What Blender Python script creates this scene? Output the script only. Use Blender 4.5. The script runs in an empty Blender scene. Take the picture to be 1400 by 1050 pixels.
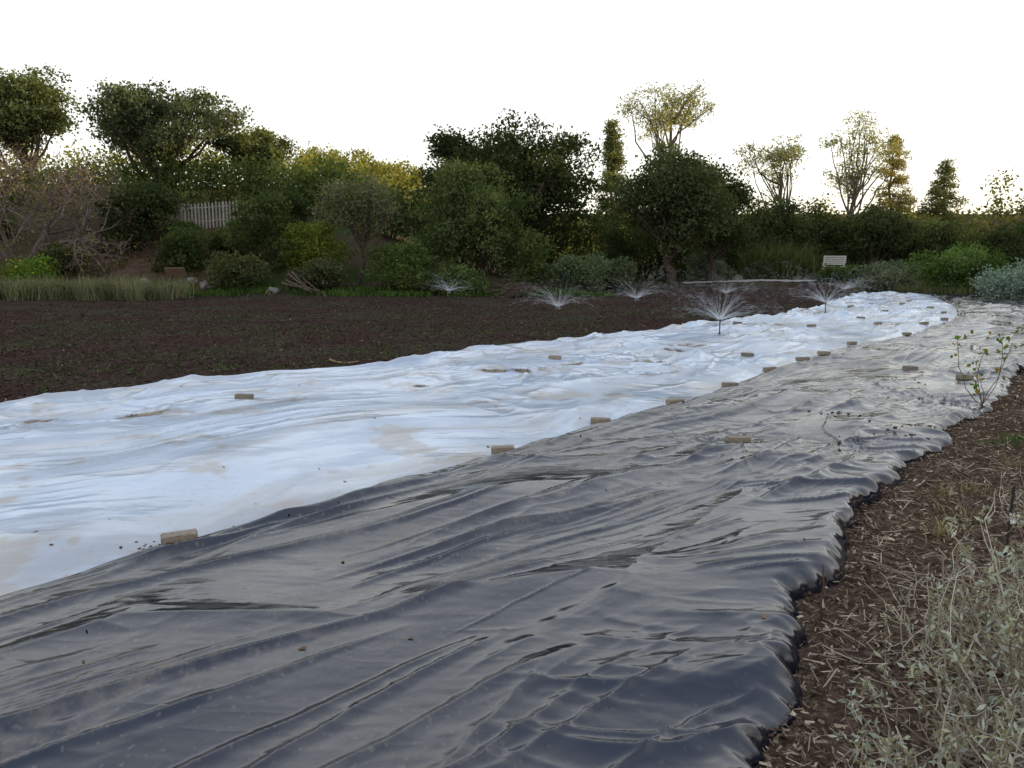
import bpy, math, numpy as np
from mathutils import Vector
sc=bpy.context.scene
# ---------------------------------------------------------------- noise
_p=np.random.default_rng(3).permutation(256); _p=np.concatenate([_p,_p,_p])
_ga=np.random.default_rng(4).uniform(0,2*np.pi,256)
_gx,_gy=np.cos(_ga),np.sin(_ga)
def pn(x,y,seed=0):
    x=np.asarray(x,float)+seed*17.31; y=np.asarray(y,float)+seed*9.77
    xi=np.floor(x).astype(int); yi=np.floor(y).astype(int)
    xf=x-xi; yf=y-yi
    u=xf*xf*xf*(xf*(xf*6-15)+10); v=yf*yf*yf*(yf*(yf*6-15)+10)
    def g(ix,iy,dx,dy):
        h=_p[(_p[ix&255]+iy)&255]
        return _gx[h]*dx+_gy[h]*dy
    a=g(xi,yi,xf,yf); b=g(xi+1,yi,xf-1,yf); c=g(xi,yi+1,xf,yf-1); d=g(xi+1,yi+1,xf-1,yf-1)
    return ((a*(1-u)+b*u)*(1-v)+(c*(1-u)+d*u)*v)*1.5
def fbm(x,y,o=4,seed=0,g=.5):
    r=0;a=1
    for i in range(o):
        r=r+a*pn(x*2**i,y*2**i,seed+i); a*=g
    return r
def ridge(x,y,seed=0,k=3):
    return (1-np.clip(np.abs(pn(x,y,seed))*k*.8,0,1))**2
def ss(a,b,x):
    t=np.clip((np.asarray(x,float)-a)/(b-a),0,1); return t*t*(3-2*t)
# ---------------------------------------------------------------- layout (metres, camera stands at origin)
WL=np.array([(-14,2.0),(-9,6.5),(-7.2,8.2),(-5.96,9.2),(-5.06,9.6),(-4.45,10.74),(-3.43,11.67),(-2.41,11.9),(-1.83,12.85),(-.79,14.35),(.7,15.4),(2.02,17.05),(3.76,18.8),(5.79,21.2),(7.88,23.4),(10.5,27.4),(13.2,32.5),(15.8,36.5)],float)
SM=np.array([(-5.6,-.3),(-4.2,1.6),(-3.3,2.8),(-2.56,3.8),(-1.97,4.56),(-1.2,5.52),(-.36,6.43),(.35,7.3),(.9,8.02),(1.9,9.12),(2.92,10.57),(3.89,11.93),(4.79,13.0),(6.8,15.5),(8.8,17.6),(12.2,22.0),(14.9,27.0),(18.6,36)],float)
BR=np.array([(-1.5,-2.2),(.25,.2),(.5,1.3),(.82,2.35),(1.145,3.04),(1.50,3.85),(2.20,5.0),(2.85,5.9),(3.58,6.72),(4.32,7.75),(5.3,8.8),(6.56,10.45),(7.3,11.5),(10.5,15),(14,18),(20,23),(26,28),(33,36)],float)
def U(x,y): return .045*pn(x*.35,y*.35,5)+.018*pn(x*.9,y*.9,6)
def XL(y): return np.interp(y,np.r_[-50,WL[:,1]],np.r_[-40,WL[:,0]])
def XR(y): return np.interp(y,np.r_[-50,BR[:,1]],np.r_[-20,BR[:,0]])
def outside(x,y):
    d=np.maximum(XL(y)-x,x-XR(y)); d=np.where(np.asarray(y)>36.3,1.0,d); return d
def terrain(x,y):
    x=np.asarray(x,float); y=np.asarray(y,float)
    z=U(x,y)-.014
    o=ss(.05,.7,outside(x,y))
    z=z+o*(.03*fbm(x*1.6,y*1.6,3,11)+.012*fbm(x*6,y*6,2,12)+.012)
    lf=ss(1,-13,x)
    z=z+4.2*ss(34,47,y)*lf+ .5*ss(36,46,y)*ss(12,-2,x)*(1-lf)+.3*ss(38,44,y)*ss(6,14,x)
    z=z+7*ss(55,120,y)*ss(15,-20,x)+2.0*ss(62,140,y)*ss(-10,40,x)
    z=z+.25*fbm(x*.12,y*.12,3,21)*ss(34,50,y)*ss(16,6,x)
    z=z+25*ss(180,520,y)
    return z
# ---------------------------------------------------------------- mesh helper
def build(name,V,Q,mats,mi=None,col=None,smooth=False,attrs=None):
    V=np.asarray(V,np.float32); Q=np.asarray(Q,np.int32)
    me=bpy.data.meshes.new(name)
    me.vertices.add(len(V)); me.vertices.foreach_set('co',V.ravel())
    k=Q.shape[1]
    me.loops.add(Q.size); me.loops.foreach_set('vertex_index',Q.ravel())
    me.polygons.add(len(Q)); me.polygons.foreach_set('loop_start',np.arange(0,Q.size,k,dtype=np.int32))
    if mi is not None: me.polygons.foreach_set('material_index',np.asarray(mi,np.int32))
    me.polygons.foreach_set('use_smooth',np.full(len(Q),smooth))
    me.update(calc_edges=True)
    for m in mats: me.materials.append(m)
    if col is not None:
        a=me.attributes.new('tint','FLOAT_COLOR','POINT')
        c=np.ones((len(V),4),np.float32); c[:,:3]=col; a.data.foreach_set('color',c.ravel())
    for n,v in (attrs or {}).items():
        a=me.attributes.new(n,'FLOAT','POINT'); a.data.foreach_set('value',np.asarray(v,np.float32).ravel())
    ob=bpy.data.objects.new(name,me); sc.collection.objects.link(ob)
    return ob
class Acc:
    def __init__(s): s.V=[];s.Q=[];s.M=[];s.C=[];s.n=0
    def add(s,V,Q,m,c):
        V=np.asarray(V,float).reshape(-1,3); Q=np.asarray(Q,int).reshape(-1,4)
        s.V.append(V); s.Q.append(Q+s.n); s.M.append(np.full(len(Q),m)); 
        c=np.asarray(c,float); s.C.append(np.broadcast_to(c,(len(V),3)) if c.ndim==1 else c); s.n+=len(V)
    def make(s,name,mats,smooth=False):
        return build(name,np.concatenate(s.V),np.concatenate(s.Q),mats,np.concatenate(s.M),np.concatenate(s.C),smooth)
    def tube(s,P,R,m,c,k=5):
        P=np.asarray(P,float); n=len(P); R=np.broadcast_to(R,(n,))
        T=np.gradient(P,axis=0); T/=np.linalg.norm(T,axis=1)[:,None]+1e-9
        ref=np.array([0,0,1.]) if abs(T[0,2])<.9 else np.array([1.,0,0])
        A=np.cross(T,ref); A/=np.linalg.norm(A,axis=1)[:,None]+1e-9; B=np.cross(T,A)
        th=np.arange(k)*2*np.pi/k
        V=P[:,None]+R[:,None,None]*(np.cos(th)[None,:,None]*A[:,None]+np.sin(th)[None,:,None]*B[:,None])
        i=np.arange(n-1)[:,None]*k; j=np.arange(k)[None]; j2=(j+1)%k
        Q=np.stack([i+j,i+j2,i+k+j2,i+k+j],-1).reshape(-1,4)
        s.add(V.reshape(-1,3),Q,m,c)
    def leaves(s,C,size,col,rng,m=1,el=.55,up=0.0):
        n=len(C)
        a=rng.normal(size=(n,3)); a[:,2]+=up; a/=np.linalg.norm(a,axis=1)[:,None]
        b=np.cross(a,rng.normal(size=(n,3))); b/=np.linalg.norm(b,axis=1)[:,None]
        sz=(size*rng.uniform(.6,1.35,n))[:,None]/2
        V=np.stack([C-a*sz,C+b*sz*el,C+a*sz,C-b*sz*el],1).reshape(-1,3)
        Q=np.arange(4*n).reshape(n,4)
        s.add(V,Q,m,np.repeat(col,4,0))
    def box(s,c,h,m,col,rz=0,rx=0):
        v=np.array([(x,y,z) for z in(-1,1) for x,y in((-1,-1),(1,-1),(1,1),(-1,1))],float)*h
        if rx: 
            cx,sx=math.cos(rx),math.sin(rx); v=v@np.array([[1,0,0],[0,cx,sx],[0,-sx,cx]])
        cz,sz=math.cos(rz),math.sin(rz); v=v@np.array([[cz,sz,0],[-sz,cz,0],[0,0,1]])
        s.add(v+np.array(c),[(0,3,2,1),(4,5,6,7),(0,1,5,4),(1,2,6,5),(2,3,7,6),(3,0,4,7)],m,col)
# ---------------------------------------------------------------- materials
def nt(name):
    m=bpy.data.materials.new(name); m.use_nodes=True; t=m.node_tree; t.nodes.clear()
    o=t.nodes.new('ShaderNodeOutputMaterial'); return m,t,o
def N(t,k,**kw):
    n=t.nodes.new(k)
    for a,b in kw.items(): setattr(n,a,b)
    return n
def noise(t,scale,detail=4,rough=.6,vec=None,dist=0):
    n=N(t,'ShaderNodeTexNoise'); n.inputs['Scale'].default_value=scale; n.inputs['Detail'].default_value=detail; n.inputs['Roughness'].default_value=rough; n.inputs['Distortion'].default_value=dist
    if vec is not None: t.links.new(vec,n.inputs['Vector'])
    return n.outputs['Fac']
def ramp(t,src,a,b,ca=(0,0,0,1),cb=(1,1,1,1)):
    r=N(t,'ShaderNodeValToRGB'); e=r.color_ramp.elements; e[0].position=a;e[1].position=b;e[0].color=ca;e[1].color=cb
    t.links.new(src,r.inputs[0]); return r.outputs[0]
def mix(t,f,a,b,bt='MIX'):
    n=t.nodes.new('ShaderNodeMixRGB'); n.blend_type=bt
    for s,v in((0,f),(1,a),(2,b)):
        if isinstance(v,bpy.types.NodeSocket): t.links.new(v,n.inputs[s])
        else: n.inputs[s].default_value=v if s==0 else (*v[:3],1)
    return n.outputs[0]
def math_(t,op,a,b=0):
    n=N(t,'ShaderNodeMath',operation=op)
    for s,v in((0,a),(1,b)):
        if isinstance(v,bpy.types.NodeSocket): t.links.new(v,n.inputs[s])
        else: n.inputs[s].default_value=v
    return n.outputs[0]
def bump(t,h,strength,dist):
    b=N(t,'ShaderNodeBump'); b.inputs['Strength'].default_value=strength; b.inputs['Distance'].default_value=dist
    t.links.new(h,b.inputs['Height']); return b.outputs[0]
def attr(t,n,out='Fac'):
    a=N(t,'ShaderNodeAttribute'); a.attribute_name=n; return a.outputs[out]
def pos(t): return N(t,'ShaderNodeNewGeometry').outputs['Position']
def leafmat():
    m,t,o=nt('foliage'); c=mix(t,1,attr(t,'tint','Color'),(1.12,1.22,1.12),'MULTIPLY')
    d=N(t,'ShaderNodeBsdfDiffuse'); t.links.new(c,d.inputs[0])
    tr=N(t,'ShaderNodeBsdfTranslucent'); t.links.new(mix(t,1,c,(1.5,1.4,.7),'MULTIPLY'),tr.inputs[0])
    mx=N(t,'ShaderNodeMixShader'); mx.inputs[0].default_value=.35
    t.links.new(d.outputs[0],mx.inputs[1]); t.links.new(tr.outputs[0],mx.inputs[2]); t.links.new(mx.outputs[0],o.inputs[0]); return m
def tintmat(name,rough=.8,ns=20,amt=.5,bs=.5,bd=.01,spec=.3):
    m,t,o=nt(name); c=attr(t,'tint','Color'); p=pos(t); f=noise(t,ns,3,.65,p)
    d=N(t,'ShaderNodeBsdfPrincipled'); d.inputs['Roughness'].default_value=rough; d.inputs['Specular IOR Level'].default_value=spec
    v=ramp(t,f,.3,.7,(1-amt,1-amt,1-amt,1),(1+amt*.6,)*3+(1,))
    t.links.new(mix(t,1,c,v,'MULTIPLY'),d.inputs['Base Color'])
    t.links.new(bump(t,f,bs,bd),d.inputs['Normal']); t.links.new(d.outputs[0],o.inputs[0]); return m
def flatmat(name):
    m,t,o=nt(name); c=attr(t,'tint','Color'); d=N(t,'ShaderNodeBsdfDiffuse'); t.links.new(c,d.inputs[0]); t.links.new(d.outputs[0],o.inputs[0]); return m
def barkmat():
    m,t,o=nt('bark'); c=attr(t,'tint','Color'); f=noise(t,9,2,.6,pos(t)); d=N(t,'ShaderNodeBsdfDiffuse')
    t.links.new(mix(t,1,c,ramp(t,f,.3,.7,(.6,.6,.6,1),(1.3,1.3,1.3,1)),'MULTIPLY'),d.inputs[0]); t.links.new(d.outputs[0],o.inputs[0]); return m
LEAF=leafmat(); BARK=barkmat(); WOOD=tintmat('weathered_wood',.85,30,.4,.3,.003)
CHIP=flatmat('wood_chips'); BRICKM=tintmat('concrete_brick',.9,55,.35,.6,.004); METAL=tintmat('dark_plastic',.5,40,.1,.1,.001)
# ---------------------------------------------------------------- ground
def axis(dense0,dense1,step,lo,hi,g=1.07):
    a=list(np.arange(dense0,dense1,step)); s=step
    while a[-1]<hi: s*=g; a.append(a[-1]+s)
    b=[];s=step;c=dense0
    while c>lo: s*=g; c-=s; b.append(c)
    return np.array(b[::-1]+a)
gx=axis(-7,8,.06,-700,700,1.045); gy=axis(1.5,12,.06,-60,900,1.03)
X,Y=np.meshgrid(gx,gy,indexing='ij'); Z=terrain(X,Y)
nx,ny=X.shape; idx=np.arange(nx*ny).reshape(nx,ny)
Q=np.stack([idx[:-1,:-1],idx[1:,:-1],idx[1:,1:],idx[:-1,1:]],-1).reshape(-1,4)
wob=1.2*pn(X*.25,Y*.25,31)+.4*pn(X,Y,32)
back=np.interp(X,[-60,-22,-15,-8,0,5,12,20],[31,32,34.5,37,36.5,42,43,44])
bed=ss(.6,-.6,Y-back+wob)*(X<XL(Y)+1)*ss(22,17,X)
rust=np.exp(-(((X+20.0)/3.8)**2+((Y-38.5)/4.5)**2))*1.2
green=ss(-.1,.4,fbm(X*.3,Y*.3,3,41))*(1-bed)*(Y>33)
weedm=ss(-.05,.45,fbm(X*.35,Y*.35,4,42,.6))
ground=build('ground',np.stack([X,Y,Z],-1).reshape(-1,3),Q,[],smooth=True,attrs=dict(bed=bed,rust=np.clip(rust,0,1),green=green,weed=weedm))
m,t,o=nt('soil_and_mulch'); p=pos(t)
f2=noise(t,14,4,.7,p); f1=noise(t,1.6,3,.7,p)
vo=N(t,'ShaderNodeTexVoronoi'); vo.inputs['Scale'].default_value=38; t.links.new(p,vo.inputs['Vector'])
chipc=ramp(t,vo.outputs['Color'],.25,.85,(.055,.036,.026,1),(.18,.125,.088,1))
right=mix(t,ramp(t,f2,.4,.65),mix(t,.5,(.06,.038,.026),chipc),chipc)
right=mix(t,math_(t,'MULTIPLY',ramp(t,f1,.45,.65),.5),right,(.05,.032,.023))
bedc=mix(t,ramp(t,f2,.36,.68),(.026,.017,.014),(.076,.050,.040))
bedc=mix(t,math_(t,'MULTIPLY',ramp(t,f1,.45,.7),.4),bedc,(.09,.066,.052))
bedc=mix(t,math_(t,'MULTIPLY',math_(t,'MULTIPLY',attr(t,'weed'),ramp(t,f2,.40,.58)),.6),bedc,(.065,.07,.042))
bank=mix(t,ramp(t,f2,.35,.65),(.05,.038,.024),(.10,.075,.05))
bank=mix(t,attr(t,'green'),bank,(.045,.06,.022))
bank=mix(t,attr(t,'rust'),bank,mix(t,ramp(t,f1,.35,.65),(.09,.05,.035),(.2,.125,.09)))
sep=N(t,'ShaderNodeSeparateXYZ'); t.links.new(p,sep.inputs[0])
near=ramp(t,math_(t,'DIVIDE',sep.outputs[1],60),.42,.62,(1,1,1,1),(0,0,0,1))
col=mix(t,near,bank,right); col=mix(t,attr(t,'bed'),col,bedc)
d=N(t,'ShaderNodeBsdfDiffuse')
t.links.new(col,d.inputs[0])
t.links.new(bump(t,noise(t,20,3,.7,p),.9,.04),d.inputs['Normal'])
t.links.new(d.outputs[0],o.inputs[0]); ground.data.materials.append(m)
# ---------------------------------------------------------------- plastic sheets
def smooth1(a,w):
    k=np.hanning(w); k/=k.sum(); return np.convolve(np.pad(a,(w//2,w//2),mode='reflect',reflect_type='odd'),k,'valid')[:len(a)]
def sheetgrid(L,R,ns):
    uu=np.linspace(0,len(L)-1,3000); i=np.arange(len(L))
    lx,ly,rx,ry=[smooth1(np.interp(uu,i,a),121) for a in(L[:,0],L[:,1],R[:,0],R[:,1])]
    mx,my=(lx+rx)/2,(ly+ry)/2
    dist=np.sqrt(mx**2+my**2)
    ds=np.hypot(np.diff(mx),np.diff(my)); arc=np.r_[0,np.cumsum(ds)]
    w=np.r_[0,np.cumsum(ds/np.maximum(dist[1:],2.2))]
    st=np.interp(np.linspace(0,w[-1],ns),w,np.arange(3000))
    f=lambda a:np.interp(st,np.arange(3000),a)
    return tuple(map(f,(lx,ly,rx,ry,arc)))
def sheet(name,L,R,ns,nt_,fn,mat):
    lx,ly,rx,ry,arc=sheetgrid(L,R,ns)
    wdt=np.hypot(rx-lx,ry-ly)
    tt=np.linspace(0,1,nt_)[None]; A=arc[:,None]+0*tt; Wd=wdt[:,None]
    dx,dy=((rx-lx)/wdt)[:,None],((ry-ly)/wdt)[:,None]
    z,o0,o1,col,ro=fn(A,tt*Wd,tt,Wd,lx[:,None]*(1-tt)+rx[:,None]*tt,ly[:,None]*(1-tt)+ry[:,None]*tt)
    off=o0*(1-tt)**3+o1*tt**4
    Xs=lx[:,None]*(1-tt)+rx[:,None]*tt+dx*off; Ys=ly[:,None]*(1-tt)+ry[:,None]*tt+dy*off
    zz=z+U(Xs,Ys)
    n1,n2=Xs.shape; ix=np.arange(n1*n2).reshape(n1,n2)
    Q=np.stack([ix[:-1,:-1],ix[:-1,1:],ix[1:,1:],ix[1:,:-1]],-1).reshape(-1,4)[:, ::-1]
    return build(name,np.stack([Xs,Ys,zz],-1).reshape(-1,3),Q,[mat],smooth=True,col=col.reshape(-1,3),attrs=dict(rough=ro))
def blob(x,y,cx,cy,rx,ry,ang):
    c,s=math.cos(ang),math.sin(ang); a=(x-cx)*c+(y-cy)*s; b=-(x-cx)*s+(y-cy)*c
    return np.exp(-((a/rx)**2+(b/ry)**2))
def radial(x,y,cx,cy,R,k,seed):
    th=np.arctan2(y-cy,x-cx)+.5*pn(x*1.5,y*1.5,seed+5); r=np.hypot(x-cx,y-cy)
    return ridge(np.cos(th)*k+r*.3,np.sin(th)*k-r*.2,seed,5)*np.exp(-(r/R)**1.3)*ss(0,.15,r)*(.3+.7*ss(-.2,.3,pn(np.cos(th)*1.5,np.sin(th)*1.5,seed+9)))
def crumple(a,b,seed,n=5,lo=.05,hi=.45):
    rg=np.random.default_rng(seed); z=0
    for i in range(n):
        th=rg.uniform(-.9,1.3); f=rg.uniform(.5,1.3); ph=rg.uniform(0,9)
        w=.5*pn(a*.35,b*.35,seed+i)
        u=(np.cos(th)*b-np.sin(th)*a)*f+w+ph
        tri=np.abs(u-np.round(u))*2
        z=z+(1-tri)**3*ss(lo,hi,pn(a*.55+i*3,b*.6,seed+20+i))/f
    return z
def lerp(c0,c1,f):
    c0=np.asarray(c0,float);c1=np.asarray(c1,float); return c0+(c1-c0)*np.asarray(f)[...,None]
def fblack(a,b,t,W,x,y):
    wx=pn(x*.7,y*.7,151); wy=pn(x*.7,y*.7,152)
    q=b-.16*a+.30*pn(a*.22,b*.4,51)+.10*pn(a*.6,b*.9,59)
    big=.06*(pn(a*.28,q*.8,52)+.35)*ss(0,.6,b)+.045*pn(a*.7,b*.7,153)*ss(0,.8,b)
    f =.028*ridge(a*.16,q*1.35,54,6)*ss(-.2,.3,pn(a*.35,b*.7,53))
    f+=.016*ridge(a*.22+.3*wx,q*2.7,55,6)*ss(.0,.35,pn(a*.45+5,b*.8,56))
    f+=.008*ridge(a*.3+.3*wy,q*6,57,5)*ss(.08,.4,pn(a*.6,b*.9,58))
    act=ss(-.25,.25,pn(a*.33+2,b*.5,59))
    f2=.030*crumple(a,b,300,6,.12,.5)+act*(.010*crumple(a*2.3,b*2.3,330,5,.1,.5)+.0035*crumple(a*5,b*5,360,4,.1,.5))
    em=ss(1.2,.0,(W-b)); qa=a+.7*(W-b)*(1+wx)+.25*wy
    pl=(.05*ridge(qa*1.1,b*.35,67,5)*ss(-.2,.3,pn(a*.7,b*.3,167))+.028*ridge(qa*2.3,b*.6,68,5)*ss(-.1,.35,pn(a*1.1,b*.5,168)))*em
    rad=.055*radial(x,y,2.95,7.05,1.0,2.0,71)+.03*radial(x,y,2.0,6.95,.6,1.8,72)+.035*radial(x,y,4.9,9.4,1.0,2.0,75)
    fold=.045*np.exp(-((b-.16-.06*pn(a*.8,0*b,78))/.05)**2)*(.2+.8*ss(-.3,.3,pn(a*.35,0*b,79)))+.02*np.exp(-((b-.36-.1*pn(a*.5,0*b,178))/.03)**2)*ss(-.2,.3,pn(a*.4,0*b,179))
    z=.036+np.maximum(big,-.010)+f+f2+pl+rad+fold
    e=np.clip(np.minimum(b/.05,(W-b)/.13),0,1); e=np.sqrt(1-(1-e)**2)
    z=z*e+(1-e)*np.where(t<.5,.027,-.03)
    o0=.03*pn(a*1.2,0*b,81)+.012*pn(a*5,0*b,82)
    o1=.12*pn(a*.8,0*b,83)+.09*pn(a*2.1,0*b,84)+.05*pn(a*5,0*b,85)+.02*pn(a*13,0*b,86)
    low=ss(.06,-.25,pn(a*.28,q*.8,52))
    dirt=np.clip(.30+.6*ss(-.3,.4,fbm(a*.4,b*.9,3,86))+.3*low,0,1)
    dirt*=1-.96*np.clip(blob(x,y,.60,2.75,1.1,.75,.6)+blob(x,y,1.25,3.5,.7,.45,.9)+.8*blob(x,y,-.3,3.1,1.0,.3,.7)+.8*blob(x,y,2.2,5.6,.9,.4,.9)+.8*blob(x,y,-2.2,3.6,1.6,.28,.85)+.5*blob(x,y,.4,4.9,1.2,.2,.8),0,1)
    dirt*=.35+.65*ss(.2,1.2,W-b)
    n1=fbm(a*.7,q*2.6,5,500,.62); n2=fbm(x*9,y*9,4,510,.7); n3=pn(x*34,y*34,520)+.6*pn(x*60,y*60,521)
    d1=np.clip(dirt*ss(-.3,.6,n1)*(.5+.5*ss(-.5,.5,n2)),0,1)
    col=lerp((.007,.009,.019),(.125,.117,.106),d1)
    mud=ss(.34,.75,fbm(a*.55,b*1.5,5,530,.65))*ss(-.1,.6,n2)*dirt
    col=lerp(col,(.14,.112,.083),np.clip(mud,0,.75))
    col=lerp(col,(.24,.20,.16),ss(.62,.85,n3)*.5*(.3+.7*dirt))
    ro=.135+.27*np.clip(d1+.6*mud,0,1)+.04*ss(-.5,.5,n1)
    return z,o0,o1,col,ro
SPOTS=[(-4.97,8.15,.26,.10,.6),(-3.93,8.5,.30,.10,.9),(.05,11.5,.45,.14,.1),(1.1,12.4,.4,.12,.5),(2.2,12.9,.35,.15,.3),(-2.6,9.5,.12,.08,0),(3.3,15.2,.4,.17,.6),(6.6,20.0,.6,.25,.6),(9.3,24.3,.6,.3,.5),(12.5,29,.8,.4,.8),(-1.2,10.5,.1,.07,0),(5.2,17.4,.35,.2,.2),(-3.4,9.35,.2,.05,.2),(-1.75,4.75,.3,.05,.8),(3.0,14.3,.3,.1,.2)]
def fwhite(a,b,t,W,x,y):
    wx=pn(x*.6,y*.6,161)
    q=b-.06*a+.25*pn(a*.25,b*.4,91)
    big=.06*(pn(a*.35,q*.7,92)+.3)+.02*pn(a*.9,b*.9,192)
    f=.014*ridge(a*.22,q*1.6,93,6)*ss(-.1,.35,pn(a*.3,b*.4,94))+.005*ridge(a*.35+.3*wx,q*4,95,5)*ss(.0,.35,pn(a*.5,b*.5,195))
    f+=.009*crumple(a,b,400,5,.2,.55)+.003*crumple(a*2.3,b*2.3,430,5,.2,.5)
    edgef=ss(2.2,0,b)*ss(-.3,.2,pn(a*.4,b*.3,196))
    f+=edgef*(.05*ridge(a*.6+.4*wx,b*.9,96,4)+.02*ridge(a*1.6,b*1.6,97,5))
    far=ss(10,20,a)*ss(-.3,.3,pn(a*.3,b*.3,197))
    f+=far*(.05*ridge(a*.45+.4*wx,q*.8,98,4)+.03*ridge(a*1.1,q*1.6,99,5)+.05*crumple(a*.8,b*.8,460,6))
    rad=.045*radial(x,y,-3.9,8.6,.9,1.8,101)+.045*radial(x,y,.3,11.6,1.1,2.0,102)+.04*radial(x,y,-5,8.2,.8,1.8,103)+.04*radial(x,y,1.3,12.8,1,2.0,104)
    roll=.045*np.exp(-((b-.1)/.07)**2)*(.2+.8*ss(-.2,.3,pn(a*.5,0*b,105)))
    wr=ss(.0,.8,W-b)
    z=.016+wr*(np.maximum(big,0)+f+rad+roll)
    pud=0*x
    for s in SPOTS: pud=np.maximum(pud,blob(x,y,*s))
    z=z*(1-.7*ss(.2,.8,pud))+.016*.7*ss(.2,.8,pud)
    e=np.clip(b/.05,0,1); e=np.sqrt(1-(1-e)**2); z=z*e+(1-e)*(-.01)
    o0=.26*pn(a*.6,0*b,106)+.10*pn(a*1.9,0*b,107)+.02*pn(a*7,0*b,108)
    dirt=ss(.22,.55,pud*(1+1.5*pn(x*5,y*5,109)))
    n1=fbm(a*.5,q*2.2,5,600,.6); n2=fbm(x*7,y*7,3,610,.7); n3=pn(x*24,y*24,620)+.6*pn(x*45,y*45,621); n4=fbm(x*.4,y*.4,3,630)
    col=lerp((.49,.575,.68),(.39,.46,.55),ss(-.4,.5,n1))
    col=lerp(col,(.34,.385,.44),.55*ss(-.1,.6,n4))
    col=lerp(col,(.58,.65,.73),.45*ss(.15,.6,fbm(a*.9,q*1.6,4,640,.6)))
    col=lerp(col,(.36,.34,.31),.40*ss(.1,.6,fbm(a*.3,b*1.1,4,650,.62)))
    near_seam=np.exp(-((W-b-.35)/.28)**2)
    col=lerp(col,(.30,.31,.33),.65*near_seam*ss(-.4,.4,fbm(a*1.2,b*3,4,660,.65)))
    col=lerp(col,(.25,.2,.15),ss(.62,.85,n3)*.45*ss(-.2,.5,n4))
    col=lerp(col,(.32,.27,.21),.6*ss(.38,.7,fbm(x*1.1,y*1.1,5,670,.65)))
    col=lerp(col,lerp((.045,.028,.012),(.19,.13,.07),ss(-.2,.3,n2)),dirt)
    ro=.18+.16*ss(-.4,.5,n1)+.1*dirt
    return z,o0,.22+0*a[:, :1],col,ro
def film(name,ior,s1,s2,k1,k2,ang,strength,dist):
    m,t,o=nt(name); p=pos(t)
    mp=N(t,'ShaderNodeMapping'); mp.inputs['Rotation'].default_value=(0,0,-math.radians(ang)); mp.inputs['Scale'].default_value=(.28,1,1)
    t.links.new(p,mp.inputs[0]); pa=mp.outputs[0]
    d=N(t,'ShaderNodeBsdfPrincipled'); t.links.new(attr(t,'tint','Color'),d.inputs['Base Color']); t.links.new(attr(t,'rough'),d.inputs['Roughness']); d.inputs['IOR'].default_value=ior
    rr=math_(t,'ABSOLUTE',math_(t,'SUBTRACT',noise(t,s1,2,.55,pa),.5))
    h=math_(t,'ADD',math_(t,'MULTIPLY',rr,-k1),math_(t,'MULTIPLY',noise(t,s2,2,.6,p),k2))
    t.links.new(bump(t,h,strength,dist),d.inputs['Normal']); t.links.new(d.outputs[0],o.inputs[0]); return m
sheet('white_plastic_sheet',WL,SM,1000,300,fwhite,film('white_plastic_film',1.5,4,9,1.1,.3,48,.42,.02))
sheet('black_plastic_sheet',SM,BR,1400,420,fblack,film('black_plastic_film',1.62,4,9,1.5,.28,44,.5,.02))
# ---------------------------------------------------------------- bricks
import random
random.seed(5)
BP=[(-1.97,4.56,.35),(-.08,6.85,.2),(.905,8.05,-.05),(1.87,9.07,.3),(2.9,10.56,.1),(3.75,11.58,.6),(4.65,12.76,0),(5.27,13.5,.3),(6.5,15.3,.5),(4.01,13.6,.1),(-3.18,9.41,-.1),(2.0,6.95,.2),(5.8,11.6,.2),(6.15,10.8,.1),(8.37,17.0,.4),(.71,13.2,-.4),(7.05,18.9,.3),(8.7,19.1,.5),(10.0,19.5,.2),(11.4,21.2,.4),(11.26,26.8,.1),(11.4,24.6,.6),(13.7,28.3,.2),(5.5,19.6,.2),(9.5,21.9,0),(12.6,23.5,.8),(15.0,30.5,.3),(13.5,26.0,.3)]
dg=bpy.context.evaluated_depsgraph_get(); dg.update()
from mathutils.bvhtree import BVHTree
bvhs=[BVHTree.FromObject(bpy.data.objects[n],dg) for n in('white_plastic_sheet','black_plastic_sheet','ground')]
def top(x,y):
    z=-9
    for b in bvhs:
        r=b.ray_cast(Vector((x,y,40)),Vector((0,0,-1)))
        if r[0] is not None: z=max(z,r[0].z)
    return z
import bmesh
for i,(x,y,r) in enumerate(BP):
    bm=bmesh.new(); bmesh.ops.create_cube(bm,size=1)
    for v in bm.verts: v.co=Vector((v.co.x*.2,v.co.y*.1,v.co.z*.062))
    bmesh.ops.bevel(bm,geom=bm.edges[:],offset=.006,segments=2,affect='EDGES')
    bmesh.ops.subdivide_edges(bm,edges=[e for e in bm.edges if e.calc_length()>.05],cuts=3,use_grid_fill=True)
    for v in bm.verts: v.co+=Vector([random.gauss(0,.0011) for _ in range(3)])
    me=bpy.data.meshes.new('brick'); bm.to_mesh(me); bm.free()
    a=me.attributes.new('tint','FLOAT_COLOR','POINT'); c=np.ones((len(me.vertices),4),np.float32); k=random.uniform(.7,1.1); c[:,:3]=np.array([.27,.22,.165])*k
    a.data.foreach_set('color',c.ravel()); me.materials.append(BRICKM)
    ob=bpy.data.objects.new('brick',me); sc.collection.objects.link(ob)
    ob.location=(x,y,top(x,y)+.024); ob.rotation_euler=(random.uniform(-.05,.05),random.uniform(-.05,.05),r+random.uniform(-.15,.15))
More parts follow.
